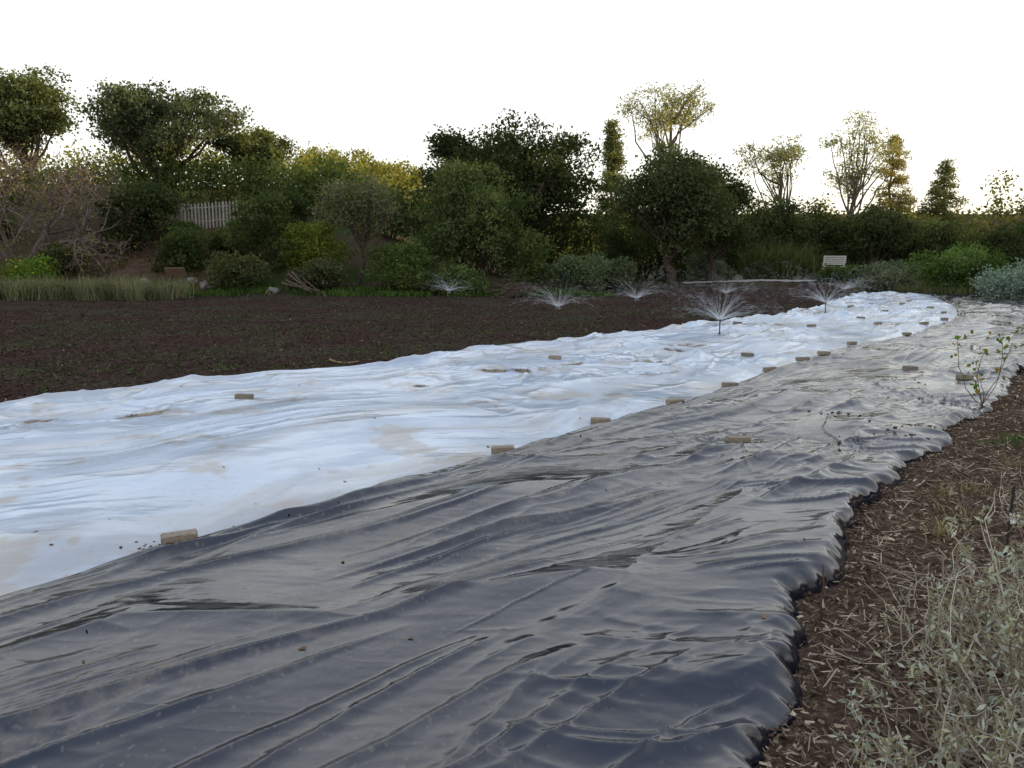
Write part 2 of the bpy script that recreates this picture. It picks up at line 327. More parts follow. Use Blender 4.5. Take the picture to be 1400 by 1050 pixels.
# ---------------------------------------------------------------- litter & chips
def scatter(name,x,y,z,size,el,cols,rng,mat,flat=.35):
    n=len(x); A=Acc()
    a=rng.normal(size=(n,3)); a[:,2]*=flat; a/=np.linalg.norm(a,axis=1)[:,None]
    up=np.array([0,0,1.])+rng.normal(size=(n,3))*flat
    b=np.cross(a,up); b/=np.linalg.norm(b,axis=1)[:,None]
    C=np.stack([x,y,z],-1); s=(size/2)[:,None]; e=(size*el/2)[:,None]
    V=np.stack([C-a*s-b*e*.6,C-a*s*.7+b*e,C+a*s+b*e*.7,C+a*s*.8-b*e],1)
    ci=np.asarray(cols)[rng.integers(0,len(cols),n)]*rng.uniform(.6,1.25,n)[:,None]
    A.add(V.reshape(-1,3),np.arange(4*n).reshape(n,4),0,np.repeat(ci,4,0)); return A.make(name,[mat])
r=np.random.default_rng(21)
n=50000; yy=1.2+14*r.random(n)**1.5; xx=XR(yy)-.05+r.random(n)**1.2*(1.5+yy*.55)
scatter('wood_chip_mulch',xx,yy,terrain(xx,yy)+r.uniform(.002,.03,n),r.uniform(.010,.045,n)*(1+yy*.02),r.uniform(.1,.45,n),[(.18,.13,.092),(.11,.072,.05),(.07,.046,.033),(.27,.20,.14),(.13,.09,.063),(.40,.32,.23)],r,CHIP)
n=15000; yy=1.4+11*r.random(n)**1.3; xx=XR(yy)+.06+r.random(n)*(1.6+yy*.5)
k=pn(xx*1.5,yy*1.5,200)>-.2; xx,yy=xx[k],yy[k]; n=len(xx)
scatter('dry_grass_litter',xx,yy,terrain(xx,yy)+r.uniform(.01,.05,n),r.uniform(.03,.13,n),np.full(n,.06),[(.42,.35,.25),(.32,.26,.18),(.2,.15,.11)],r,CHIP,.25)
n=60000; yy=9+28*r.random(n)**1.3; xx=XL(yy)-.12-r.random(n)*(6+yy*.75)
scatter('bark_mulch',xx,yy,terrain(xx,yy)+r.uniform(.0,.02,n),r.uniform(.02,.06,n)*(1+yy*.012),r.uniform(.15,.6,n),[(.068,.044,.036),(.044,.028,.022),(.03,.019,.016),(.11,.076,.058),(.06,.04,.032)],r,CHIP,.35)
n=1100; yy=9.3+26*r.random(n); xx=XL(yy)-.2-r.random(n)*(4+yy*.7)
scatter('fallen_leaves',xx,yy,terrain(xx,yy)+.03,r.uniform(.03,.06,n),np.full(n,.5),[(.2,.16,.10),(.24,.2,.15),(.14,.10,.06)],r,CHIP,.3)
n=16000; yy=10+18*r.random(n); xx=XL(yy)-.5-r.random(n)*(5+yy*.6); k=(fbm(xx*.3,yy*.3,3,210)>.0); xx,yy=xx[k],yy[k]; n=len(xx)
scatter('ground_weeds',xx,yy,terrain(xx,yy)+.025,r.uniform(.03,.08,n),np.full(n,.45),[(.06,.07,.04),(.08,.088,.055),(.045,.055,.03)],r,LEAF,.8)
n=240; ua=r.random(n); yy=3+22*ua**1.5; xx=XL(yy)+(XR(yy)-XL(yy))*r.random(n)
zz=np.array([top(a,b) for a,b in zip(xx,yy)])
scatter('leaf_debris',xx,yy,zz+.004,r.uniform(.01,.04,n),r.uniform(.3,.8,n),[(.12,.075,.04),(.06,.04,.025),(.2,.14,.08)],r,CHIP,.2)
A=Acc()
for (cx,cy,cn,cs) in [(-2.12,4.48,12,.05),(2.12,7.05,8,.06),(3.55,8.15,16,.1),(3.9,7.6,22,.12),(3.6,7.3,12,.1),(4.5,9.1,14,.15),(5.0,10.6,14,.2),(2.4,12.9,16,.12)]:
    for _ in range(cn):
        x=cx+r.normal()*cs*1.6;y=cy+r.normal()*cs; s=r.uniform(.003,.010)
        A.box((x,y,top(x,y)+s*.3),(s*1.8,s,s*.5),0,np.array([.09,.055,.035])*r.uniform(.6,1.4),rz=r.uniform(0,3),rx=r.uniform(-.4,.4))
A.make('soil_clods',[CHIP])
# ---------------------------------------------------------------- vegetation
G1=[(.052,.070,.026),(.11,.13,.05)]; DK=[(.028,.038,.017),(.066,.078,.036)]; OL=[(.065,.074,.034),(.14,.15,.062)]
YG=[(.09,.11,.024),(.19,.20,.045)]; SUN=[(.15,.145,.04),(.27,.235,.07)]; GR=[(.095,.11,.08),(.17,.18,.135)]; BL=[(.16,.20,.19),(.26,.31,.30)]
def limb(P0,P1,rng,n=6,sag=.12):
    P0=np.array(P0,float);P1=np.array(P1,float);L=np.linalg.norm(P1-P0)
    s=np.linspace(0,1,n)[:,None]; mid=rng.normal(size=3)*L*sag; mid[2]+=-L*.06
    return P0+(P1-P0)*s+mid*(4*s*(1-s))*.6+rng.normal(size=(n,3))*L*.02*np.sin(np.pi*s)
def cg(rng,n):
    g=rng.normal(size=(n,3)); l=np.linalg.norm(g,axis=1)[:,None]; return g*np.minimum(1,1.7/l)
def tree(name,x,y,top_,W,base,nl,nc,nleaf,ls,cols,seed,sig=.32,flat=.75,tr=None,lean=(0,0),bark=(.08,.064,.05),depth=.8,nstem=1,el=.55,alt=None,egg=0.0):
    rng=np.random.default_rng(seed); g=float(terrain(x,y)); H=top_-g; A=Acc(); cols=np.array(cols)
    tr=tr or max(.06,H*.025)
    cz=(base+H)/2; hz=(H-base)/2
    stems=[]
    for k in range(nstem):
        o=rng.normal(size=2)*(.25*(nstem>1)) ; e=np.array([lean[0]*H*.3+rng.normal()*W*.07*(1+nstem*.5),lean[1]*H*.3+rng.normal()*W*.05,base+hz*.7])
        P=limb((o[0],o[1],-.15),e,rng,9,.06); stems.append(P)
        A.tube(P,tr*np.linspace(1.15,.45,9)/(1+.3*(nstem-1)),0,bark,7)
    cl=[];cc=[]
    for i in range(nl):
        d=rng.normal(size=3); d/=np.linalg.norm(d); q=rng.random()**.45
        wz=1-egg*max(0,d[2]*q)
        p=np.array([d[0]*W/2*.74*q*wz,d[1]*W/2*depth*.74*q*wz,cz+d[2]*hz*.76*q])+np.array([lean[0],lean[1],0])*H*.3
        rl=rng.uniform(.17,.38)*min(W/2,hz*1.5)+.12
        P=stems[rng.integers(len(stems))]; k=rng.integers(3,9)
        A.tube(limb(P[k],p,rng,6,.1),tr*np.linspace(.42,.14,6),0,bark,5)
        d=rng.normal(size=(nc,3)); d[:,2]+=.35; d/=np.linalg.norm(d,axis=1)[:,None]
        c=p+d*rl*rng.uniform(.55,1.15,nc)[:,None]*np.array([1,1,flat]); cl.append(c); lc=rng.normal()*.26
        cc.append(np.clip(rng.random(nc)*.8+.1+lc,0,1))
        for c1 in c[::4]: A.tube(np.array([p,(p+c1)/2+rng.normal(size=3)*.06,c1]),[tr*.12,tr*.08,tr*.04],0,bark,3)
    cl=np.concatenate(cl); cc=np.concatenate(cc); m=len(cl)
    cs=rng.uniform(.55,1.3,m)*sig
    C=np.repeat(cl,nleaf,0)+cg(rng,m*nleaf)*np.repeat(cs,nleaf)[:,None]*np.array([1,1,.7])
    col=cols[0]+(cols[1]-cols[0])*np.repeat(cc,nleaf)[:,None]; col=col*rng.uniform(.65,1.35,len(C))[:,None]
    if alt is not None:
        k=rng.random(len(C))<alt[1]; col[k]=np.array(alt[0])*rng.uniform(.7,1.3,k.sum())[:,None]
    tz=terrain(x+C[:,0],y+C[:,1])-g
    k=C[:,2]>tz+.02; A.leaves(C[k],ls,col[k],rng,1,el)
    ob=A.make(name,[BARK,LEAF]); ob.location=(x,y,g); return ob
def shrub(name,x,y,top_,W,cols,seed,ls=.14,nl=18,nc=20,nleaf=22,sig=.2,depth=.8,**k):
    g=float(terrain(x,y)); H=top_-g
    return tree(name,x,y,top_,W,-.1*H,nl,nc,nleaf,ls,cols,seed,sig=sig,depth=depth,tr=.05,nstem=4,**k)
def hedge(name,P,Hs,Wd,cols,seed,n,nleaf=22,ls=.2,sig=.4,var=1.0):
    rng=np.random.default_rng(seed); P=np.array(P,float); A=Acc(); cols=np.array(cols)
    u=rng.random(n)*(len(P)-1); i=np.arange(len(P)); px=np.interp(u,i,P[:,0]);py=np.interp(u,i,P[:,1]);h=np.interp(u,i,Hs)
    h=h*(1+var*(.45*pn(px*.40,py*.3,seed)+.22*pn(px*1.2,py,seed+1)))
    w=rng.uniform(-1,1,n); px=px+rng.normal(size=n)*.3; py=py+w*Wd
    z=h*np.sqrt(1-.6*w*w)*(rng.random(n)**.55)
    cl=np.stack([px,py,terrain(px,py)+z],-1); cc=np.clip(.5+1.2*pn(px*.5,z*.6,seed+7)+.3*rng.normal(size=n),0,1)
    C=np.repeat(cl,nleaf,0)+cg(rng,n*nleaf)*sig
    col=cols[0]+(cols[1]-cols[0])*np.repeat(cc,nleaf)[:,None]; col=col*rng.uniform(.65,1.35,len(C))[:,None]
    A.leaves(C,ls,col,rng,1)
    for k in range(0,n,12):
        b=cl[k]; g=float(terrain(b[0],b[1])); A.tube(limb((b[0]+rng.normal()*.4,b[1]+rng.normal()*.3,g-.1),b,rng,5,.1),np.linspace(.06,.015,5),0,(.06,.048,.036),4)
    return A.make(name,[BARK,LEAF])
def conifer(name,x,y,top_,W,base,cols,seed,n=26,ls=.22):
    rng=np.random.default_rng(seed); g=float(terrain(x,y)); H=top_-g; A=Acc(); cols=np.array(cols)
    A.tube(limb((0,0,-.1),(rng.normal()*.1,0,H*.98),rng,10,.01),np.linspace(H*.02,.03,10),0,(.08,.06,.045),6); C=[];cc=[]
    for i in range(n*5):
        f=rng.random()**.85; z=base+(H-base)*f; R=W/2*((1-f)**.65)*rng.uniform(.5,1.15)+.15; th=rng.uniform(0,6.28)
        e=np.array([np.cos(th)*R,np.sin(th)*R,z-R*.1+rng.normal()*.15]); A.tube(limb((0,0,z),e,rng,4,.05),np.linspace(.04,.012,4),0,(.08,.06,.045),3)
        k=int(40+80*R/(W/2)); s=rng.random(k)**.6
        p=np.array([0,0,z])+(e-np.array([0,0,z]))*s[:,None]+rng.normal(size=(k,3))*np.array([.2,.2,.13]); C.append(p); cc.append(np.full(k,rng.random()))
    C=np.concatenate(C);cc=np.concatenate(cc); col=(cols[0]+(cols[1]-cols[0])*cc[:,None])*rng.uniform(.7,1.3,len(C))[:,None]
    A.leaves(C,ls,col,rng,1,.4); ob=A.make(name,[BARK,LEAF]); ob.location=(x,y,g); return ob
tree('sun_block_oak',-29.5,50,13.7,7.5,3.0,30,26,22,.21,OL,1,sig=.33,egg=.2)
tree('sun_block_oak',-33,48,9.5,8,2,20,22,22,.21,G1,2,sig=.33)
tree('sun_block_oak',-20.4,48,11.5,13.0,2.8,42,24,22,.20,[(.058,.070,.040),(.13,.14,.08)],3,sig=.32,tr=.3,lean=(.05,0),egg=.3)
tree('sun_block_oak',-15.2,49,9.2,5,2.5,14,24,22,.19,OL,4,sig=.3,tr=.2)
shrub('toyon_bush',-18.6,40.5,6.0,4.4,DK,5,ls=.17,nl=24,nc=26,sig=.28)
shrub('coyote_bush',-20.2,36.5,2.3,2.4,[(.06,.07,.03),(.09,.09,.04)],6)
tree('sun_block_oak',.5,45.5,9.3,11.0,1.2,46,28,23,.21,[(.021,.030,.013),(.052,.062,.028)],8,sig=.33,tr=.28,egg=.15)
tree('sun_block_oak',-3.2,46.5,8.8,5.4,1.2,18,26,23,.21,DK,88,sig=.33,tr=.2)
tree('sun_block_oak',8.2,41,7.6,7.2,1.5,36,28,23,.18,[(.044,.056,.028),(.10,.11,.056)],9,sig=.3,tr=.22,egg=.2)
tree('sun_block_oak',11.5,46,8.3,5.5,1.0,24,26,22,.20,DK,10,sig=.33,tr=.22)
tree('sun_block_oak',-2.0,38,6.7,6.4,.3,36,28,25,.145,[(.055,.074,.030),(.13,.15,.065)],11,sig=.26,tr=.14,nstem=3,egg=.3)
tree('laurel_sumac',-7.2,37.5,5.6,4.0,1.4,16,18,22,.13,[(.08,.085,.052),(.15,.15,.10)],12,sig=.24,tr=.10,alt=((.2,.15,.08),.15))
tree('sun_block_oak',29.5,44,6.0,4.5,1,22,22,22,.18,DK,13,sig=.3)
tree('sun_block_oak',31.2,45,8.6,4.0,6.2,9,16,22,.17,DK,14,sig=.3)
PN=[(.19,.18,.085),(.32,.28,.13)]
tree('torrey_pine',13.8,75,17.0,10.5,11.2,24,10,22,.28,PN,15,sig=.42,flat=.5,tr=.26,bark=(.14,.11,.08),el=.35)
tree('torrey_pine',21.8,70,12.9,7.0,6.2,18,9,20,.26,PN,16,sig=.36,flat=.6,tr=.2,bark=(.14,.12,.09),el=.35,lean=(.05,0))
tree('torrey_pine',29.6,70,14.0,7.8,5.6,24,9,20,.26,PN,17,sig=.36,flat=.6,tr=.22,bark=(.15,.13,.10),el=.35)
conifer('conifer_tree',33.2,72,12.0,5.4,1.5,[(.19,.16,.055),(.32,.245,.09)],18)
conifer('conifer_tree',36.7,70,9.6,6.2,1.5,[(.09,.10,.045),(.17,.16,.07)],19)
conifer('conifer_tree',7.2,60,11.4,3.2,2,[(.09,.10,.04),(.17,.16,.065)],20)
for i,(x,y,tz,w) in enumerate([(-27,88,16.0,7),(-22,92,14.0,8),(-17,90,12.8,8),(-11.5,86,11.4,6)]):
    tree('hillside_tree',x,y,tz,w,1,16,16,16,.32,SUN,30+i,sig=.5)
hedge('shrub_thicket',[(-40,52),(-28,48),(-20,47),(-12,46.5),(-6,46)],[2.2,2.2,2.6,2.6,2.6],1.8,G1,40,1500,18,.23,var=.6)
hedge('shrub_thicket',[(-6,47),(0,50),(8,50),(13,52)],[3.0,4.2,4.2,4.2],2.0,DK,41,1000,18,.23)
hedge('shrub_thicket',[(12,52),(17,53),(22,54),(28,52),(36,50)],[3.7,4.1,3.9,3.0,2.2],2.2,[(.026,.036,.016),(.085,.092,.042)],42,2000,var=1.3)
tree('sun_block_oak',22.5,50.5,5.0,5.2,.6,22,22,20,.19,[(.034,.044,.02),(.085,.092,.045)],46,sig=.3)
tree('sun_block_oak',17.2,51.5,5.4,4.4,.6,18,22,20,.19,[(.036,.048,.022),(.09,.098,.05)],47,sig=.3)
tree('sun_block_oak',26.8,52,4.3,4.0,.5,14,20,20,.19,OL,48,sig=.3)
hedge('distant_tree_line',[(8,84),(20,82),(32,80),(44,76),(60,74)],[5.4,5.0,4.6,5.6,6.6],3,[(.09,.095,.04),(.19,.165,.07)],43,1600,18,.38,.6,var=1.6)
hedge('distant_tree_line',[(-60,84),(-40,86),(-28,84),(-14,78),(0,76),(10,78)],[6,6,5,3.8,3.5,5.5],3,SUN,44,1400,18,.36,.6)
b0=tree('sun_block_oak',38,20,11.0,10.5,.3,36,14,10,.56,DK,50,sig=.6)  # unseen oak, added with its copies below to keep low sun off the foreground
for i,(x,y,s) in enumerate([(38,11,1),(37.5,29,.95),(38.5,38,.95),(38,2,1.05),(38,-7,1),(42.5,46,1),(49,54,1),(56,61,1.0),(44,15,1.05),(44,25,1.05),(45,33,1.1),(44,5,1.1),(44,-4,1)]):
    o_=bpy.data.objects.new('sun_block_oak',b0.data); sc.collection.objects.link(o_); o_.location=(x,y,float(terrain(x,y))); o_.rotation_euler[2]=i*1.3; o_.scale=(s,s,s)
hedge('sun_block_hedge',[(51,-16),(51,10),(51,30),(53,44),(60,52)],[7.5]*5,1.5,DK,45,1500,11,.8,.6,var=.25)  # out-of-view hedge added to stop sun leaking between the blocking trees
shrub('coffeeberry_bush',-11.6,38.5,4.9,4.2,[(.045,.06,.025),(.10,.115,.045)],60,ls=.14,nl=22)
shrub('yellow_green_bush',-9.4,38.0,3.7,3.6,YG,61,ls=.13)
shrub('toyon_bush',-11.4,41.5,5.6,2.6,DK,62)
shrub('coyote_bush',-5.0,36.2,2.6,4.0,[(.055,.075,.025),(.13,.16,.055)],63,ls=.12,nl=22)
shrub('coyote_bush',-8.4,35.9,1.5,3.0,[(.06,.065,.035),(.11,.11,.06)],64)
shrub('coyote_bush',-12.3,36.3,1.9,3.2,[(.07,.075,.035),(.13,.13,.065)],65)
shrub('coyote_bush',-2.0,35.6,1.5,3.4,[(.055,.075,.028),(.12,.15,.06)],66)
shrub('coyote_bush',.8,37.2,3.0,3.2,G1,67)
shrub('sage_bush',3.0,37.0,1.9,3.8,[(.07,.095,.055),(.14,.17,.10)],68,ls=.12)
shrub('sage_bush',5.0,39,1.6,2.6,[(.065,.08,.05),(.13,.15,.09)],69)
shrub('toyon_bush',5.6,43.5,3.6,3.0,DK,70)
shrub('sage_bush',11.5,47.6,1.9,3.0,GR,71)
shrub('sage_bush',20.5,45,1.35,5.0,GR,72,nl=20)
shrub('sage_bush',18.0,38.6,.85,3.0,[(.08,.085,.06),(.15,.15,.105)],73)
shrub('green_bush',20.8,38,2.6,4.6,[(.055,.085,.025),(.12,.17,.055)],74,ls=.12,nl=28)
shrub('green_bush',25.5,42,3.2,4.0,DK,75)
shrub('blue_sagebrush',19.4,31.6,1.5,2.5,BL,76,ls=.10,nl=20)
shrub('blue_sagebrush',21.5,33.5,1.3,2.4,BL,77,ls=.10)
shrub('toyon_bush',-15.4,38.2,3.0,3.2,[(.04,.055,.022),(.08,.095,.04)],79)
shrub('coyote_bush',-13.6,40.0,3.45,2.6,G1,83)
shrub('coyote_bush',-16.6,41.2,3.3,2.4,G1,84)
shrub('coyote_bush',-26.5,41.5,4.2,4,G1,80)
shrub('sunflower_bush',-23.2,34.6,2.5,3.6,[(.08,.13,.025),(.16,.22,.05)],81,ls=.11,nl=20,alt=((.5,.4,.03),.05))
shrub('sunflower_bush',-20.6,34.6,1.9,2.6,[(.08,.13,.025),(.16,.22,.05)],82,ls=.11,alt=((.5,.4,.03),.05))
def bare(name,x,y,top_,seed):
    rng=np.random.default_rng(seed); g=float(terrain(x,y)); A=Acc(); H=top_-g; tips=[]
    bc=(.17,.135,.12)
    def rec(p,d,L,r,dep):
        n=5; P=[p]; dd=d.copy()
        for i in range(n-1):
            dd=dd+rng.normal(size=3)*.15; dd/=np.linalg.norm(dd); P.append(P[-1]+dd*L/(n-1))
        P=np.array(P); A.tube(P,np.linspace(r,r*.55,n),0,np.array(bc)*rng.uniform(.7,1.3),5 if dep>2 else 3)
        if dep==0: tips.append(P[-1]); tips.append(P[2]); return
        for k in range(4 if dep>1 else 5):
            q=P[rng.integers(2,n)]; nd=dd+rng.normal(size=3)*.6; nd[2]+=.08; nd/=np.linalg.norm(nd)
            rec(q,nd,L*rng.uniform(.55,.8),max(r*.5,.013),dep-1)
    for k in range(8):
        th=k*.8+rng.normal()*.2; d=np.array([np.cos(th)*.8,np.sin(th)*.55,.9]); d/=np.linalg.norm(d)
        rec(np.array([0,0,-.1]),d,H*.41,.14,4)
    T=np.array(tips); k=rng.random(len(T))<.8; T=T[k]; T=np.repeat(T,2,0)+rng.normal(size=(k.sum()*2,3))*.12
    col=np.array([(.22,.17,.06),(.15,.13,.06),(.18,.12,.08)])[rng.integers(0,3,len(T))]*rng.uniform(.7,1.3,len(T))[:,None]
    A.leaves(T,.11,col,rng,1); ob=A.make(name,[BARK,LEAF]); ob.location=(x,y,g)
bare('buckeye_tree',-23.0,38,8.6,90)
# ---------------------------------------------------------------- grasses
def tufts(name,pts,h,n,cols,seed,w=.012,spread=.5,rad=.12):
    rng=np.random.default_rng(seed); A=Acc(); V=[];Cc=[]; cols=np.array(cols)
    for (x,y) in pts:
        hh=h*rng.uniform(.7,1.2); th=rng.uniform(0,6.28,n); lean=rng.random(n)*spread; L=hh*rng.uniform(.6,1.1,n)
        bx=x+rng.normal(size=n)*rad; by=y+rng.normal(size=n)*rad; bz=terrain(bx,by)
        dx,dy=np.cos(th)*lean,np.sin(th)*lean; ph=rng.uniform(0,6.28,n); wx,wy=np.cos(ph)*w,np.sin(ph)*w
        B=np.stack([bx,by,bz],-1); M=B+np.stack([dx*L*.5,dy*L*.5,L*.6],-1); T=B+np.stack([dx*L*1.3,dy*L*1.3,L*(1-lean*.4)],-1); Wv=np.stack([wx,wy,0*wx],-1)
        V.append(np.stack([B-Wv,B+Wv,M+Wv*.8,M-Wv*.8,T],1)); c=cols[rng.integers(0,len(cols),n)]*rng.uniform(.7,1.3,n)[:,None]*rng.uniform(.7,1.25); Cc.append(c)
    V=np.concatenate(V); n=len(V); Cc=np.concatenate(Cc)
    i=np.arange(n)[:,None]*6; V6=np.concatenate([V,V[:,4:5]+np.array([0,0,.002])],1).reshape(-1,3)
    Q=np.concatenate([i+np.array([[0,1,2,3]]),i+np.array([[3,2,4,5]])])
    A.add(V6,Q,0,np.repeat(Cc,6,0)); return A.make(name,[LEAF])
rg=np.random.default_rng(5)
pts=[(rg.uniform(-23.5,-13.6),rg.uniform(31.8,34.2)) for _ in range(100)]
tufts('bunch_grass',pts,.95,90,[(.17,.17,.11),(.12,.13,.08),(.23,.20,.14)],1,w=.014,spread=.9,rad=.18)
pts=[(rg.uniform(-25,-14),rg.uniform(33,35)) for _ in range(60)]
tufts('bunch_grass',pts,.7,70,[(.06,.10,.025),(.09,.14,.04)],2,w=.016,spread=.6,rad=.2)
pts=[(rg.uniform(14,18.0),rg.uniform(48.6,50.2)) for _ in range(26)]
tufts('deer_grass',pts,2.4,90,[(.07,.085,.035),(.12,.13,.06)],3,w=.022,spread=.9,rad=.35)
pts=[(rg.uniform(-13,4),rg.uniform(34.5,37)) for _ in range(90)]
tufts('green_groundcover',pts,.3,50,[(.05,.085,.022),(.08,.12,.035)],4,w=.03,spread=.9,rad=.3)
pts=[(rg.uniform(17.5,25),rg.uniform(36.8,40)) for _ in range(80)]
tufts('dry_grass',pts,.5,60,[(.14,.13,.08),(.09,.10,.05)],6,w=.016,spread=.6,rad=.25)
pts=[(rg.uniform(-22.5,-14.5),rg.uniform(35.5,42)) for _ in range(60)]
tufts('dry_grass',pts,.4,40,[(.16,.12,.07),(.09,.09,.04),(.12,.08,.05)],16,w=.018,spread=.9,rad=.3)
pts=[(XR(y)+rg.uniform(.4,2.5),y) for y in rg.uniform(4.5,9.5,26)]
tufts('dry_grass',pts,.16,26,[(.22,.17,.11),(.12,.11,.05),(.3,.24,.17)],7,w=.003,spread=1.2,rad=.06)
tufts('green_weed',[(4.7,7.3),(4.85,7.4),(4.5,7.2)],.07,50,[(.05,.09,.02)],8,w=.006,spread=1.2,rad=.09)
# ---------------------------------------------------------------- grey sage in lower right corner
def sageplant(name,x,y,seed,ns=26,H=.55,R=.5,leafy=1.0,leanx=0,th0=.0042):
    rng=np.random.default_rng(seed); A=Acc(); g=float(terrain(x,y)); C=[];
    for k in range(ns):
        th=rng.uniform(0,6.28); rr=R*rng.uniform(.2,1); L=H*rng.uniform(.5,1.15)
        e=np.array([np.cos(th)*rr+leanx,np.sin(th)*rr*.8,L]); b=np.array([np.cos(th)*.06,np.sin(th)*.06,-.02])
        P=limb(b,e,rng,9,.2); P[:,2]=np.maximum(P[:,2],.005); c=np.array([(.34,.29,.23),(.22,.18,.14),(.44,.39,.32)])[rng.integers(3)]
        A.tube(P,np.linspace(th0,.0018,9),0,c,4)
        for j in range(rng.integers(3,7)):
            q=P[rng.integers(2,9)]; f=q+rng.normal(size=3)*np.array([.09,.09,.06])+np.array([0,0,.07]); B=limb(q,f,rng,4,.15); A.tube(B,np.linspace(.0026,.0012,4),0,c,3)
            if rng.random()<.55*leafy:
                s=rng.random(10)[:,None]; C.append(q+(f-q)*s+rng.normal(size=(10,3))*.012)
        if rng.random()<.6*leafy: s=rng.integers(5,9,16); C.append(P[s]+rng.normal(size=(16,3))*.014)
    C=np.concatenate(C); col=np.array([(.34,.34,.32),(.25,.26,.22),(.40,.39,.37),(.20,.17,.12)])[rng.integers(0,4,len(C))]*rng.uniform(.75,1.2,len(C))[:,None]
    A.leaves(C,.028,col,rng,1,.36); ob=A.make(name,[BARK,LEAF]); ob.location=(x,y,g)
sageplant('gray_sage_plant',1.60,2.45,1,34,.55,.48,th0=.006)
sageplant('gray_sage_plant',2.05,2.95,2,36,.60,.48,th0=.006)
sageplant('gray_sage_plant',1.30,2.05,3,24,.42,.40,th0=.005)
sageplant('gray_sage_plant',2.5,3.35,4,30,.55,.42,th0=.006)
sageplant('gray_sage_plant',2.0,2.3,5,26,.65,.4,th0=.006)
sageplant('dry_brush',3.4,4.9,6,12,.2,.35,.3)
sageplant('dry_brush',1.78,3.2,7,14,.3,.35,.15)
A=Acc(); rng=np.random.default_rng(8); C=[]
for e in [(-.32,.05,.74),(.12,.0,.80),(-.05,.1,.45),(.25,-.05,.72),(-.12,-.05,.30),(.0,.05,.6)]:
    P=limb((0,0,0),e,rng,8,.12); A.tube(P,np.linspace(.006,.003,8),0,(.12,.11,.06),4)
    C.append(P[[3,4,5,5,6,6,7,7,7,7]]+rng.normal(size=(10,3))*.04)
P=limb((-.32,.05,.74),(.4,.0,.82),rng,8,.05); A.tube(P,.003,0,(.12,.10,.05),3); C.append(np.repeat(P,2,0)+rng.normal(size=(16,3))*.03)
C=np.concatenate(C); col=np.array([(.07,.14,.03),(.11,.18,.045),(.26,.15,.04),(.08,.14,.035)])[rng.integers(0,4,len(C))]
A.leaves(C,.07,col,rng,1,.6); ob=A.make('leafy_weed',[BARK,LEAF]); ob.location=(5.35,9.0,float(top(5.35,9.0)))
A=Acc(); A.tube(limb((0,0,-.05),(.02,.05,.26),rng,5,.05),np.linspace(.007,.004,5),0,(.09,.06,.045),5); A.tube([(.012,.03,.12),(.05,.04,.2)],.003,0,(.09,.06,.045),4)
ob=A.make('dead_twig',[BARK]); ob.location=(1.47,3.62,float(terrain(1.47,3.62)))
A=Acc(); A.tube([(0,0,-.05),(0.005,0,.2),(.01,0,.42)],.008,0,(.03,.028,.025),6); A.box((.012,-.012,.24),(.014,.003,.03),0,(.6,.6,.6),rx=-.3)
ob=A.make('plant_label',[METAL]); ob.location=(2.83,4.4,float(terrain(2.83,4.4)))
# ---------------------------------------------------------------- fences, sign, bench, rocks, path
def fence(name,x0,y0,x1,y1,H,col,step=.16,pw=.045):
    A=Acc(); L=math.hypot(x1-x0,y1-y0); n=int(L/step); rz=math.atan2(y1-y0,x1-x0); rg=np.random.default_rng(3); nxn,nyn=-math.sin(rz),math.cos(rz)
    for i in range(n+1):
        f=i/n; x=x0+(x1-x0)*f; y=y0+(y1-y0)*f; g=float(terrain(x,y)); c=np.array(col)*rg.uniform(.7,1.15); h=H*rg.uniform(.96,1.03)
        A.box((x,y,g+.08+h/2),(pw,.012,h/2),0,c,rz=rz)
        A.add([(x-pw*math.cos(rz),y-pw*math.sin(rz)-.0125,g+.081+h),(x+pw*math.cos(rz),y+pw*math.sin(rz)-.0125,g+.081+h),(x+.01,y-.0125,g+.14+h),(x-.01,y-.0125,g+.14+h)],[(0,1,2,3)],0,c)
        if i<n:
            x2=x0+(x1-x0)*(i+1)/n; y2=y0+(y1-y0)*(i+1)/n; g2=float(terrain(x2,y2))
            for rh in(.3,.85):
                A.tube([(x+nxn*.045,y+nyn*.045,g+H*rh+.08),(x2+nxn*.045,y2+nyn*.045,g2+H*rh+.08)],.03,0,np.array(col)*.8,4)
        if i%12==0: A.box((x+nxn*.12,y+nyn*.12,g+H/2+.05),(.05,.05,H/2+.1),0,np.array(col)*.85,rz=rz)
    return A.make(name,[WOOD])
fence('picket_fence',-17.0,42.2,-13.3,42.9,1.25,(.36,.335,.30),.17,.036)
fence('wooden_fence',1.6,40.2,4.2,40.6,1.1,(.09,.07,.06),.14,.05)
A=Acc(); A.box((-.22,0,.4),(.035,.035,.42),0,(.10,.07,.05)); A.box((.22,0,.4),(.035,.035,.42),0,(.10,.07,.05)); A.box((0,-.03,.9),(.42,.02,.24),0,(.16,.10,.07),rx=.6); A.box((0,-.055,.915),(.36,.006,.19),0,(.25,.21,.16),rx=.6)
ob=A.make('interpretive_sign',[WOOD]); ob.location=(-14.2,34.3,float(terrain(-14.2,34.3))+.15)
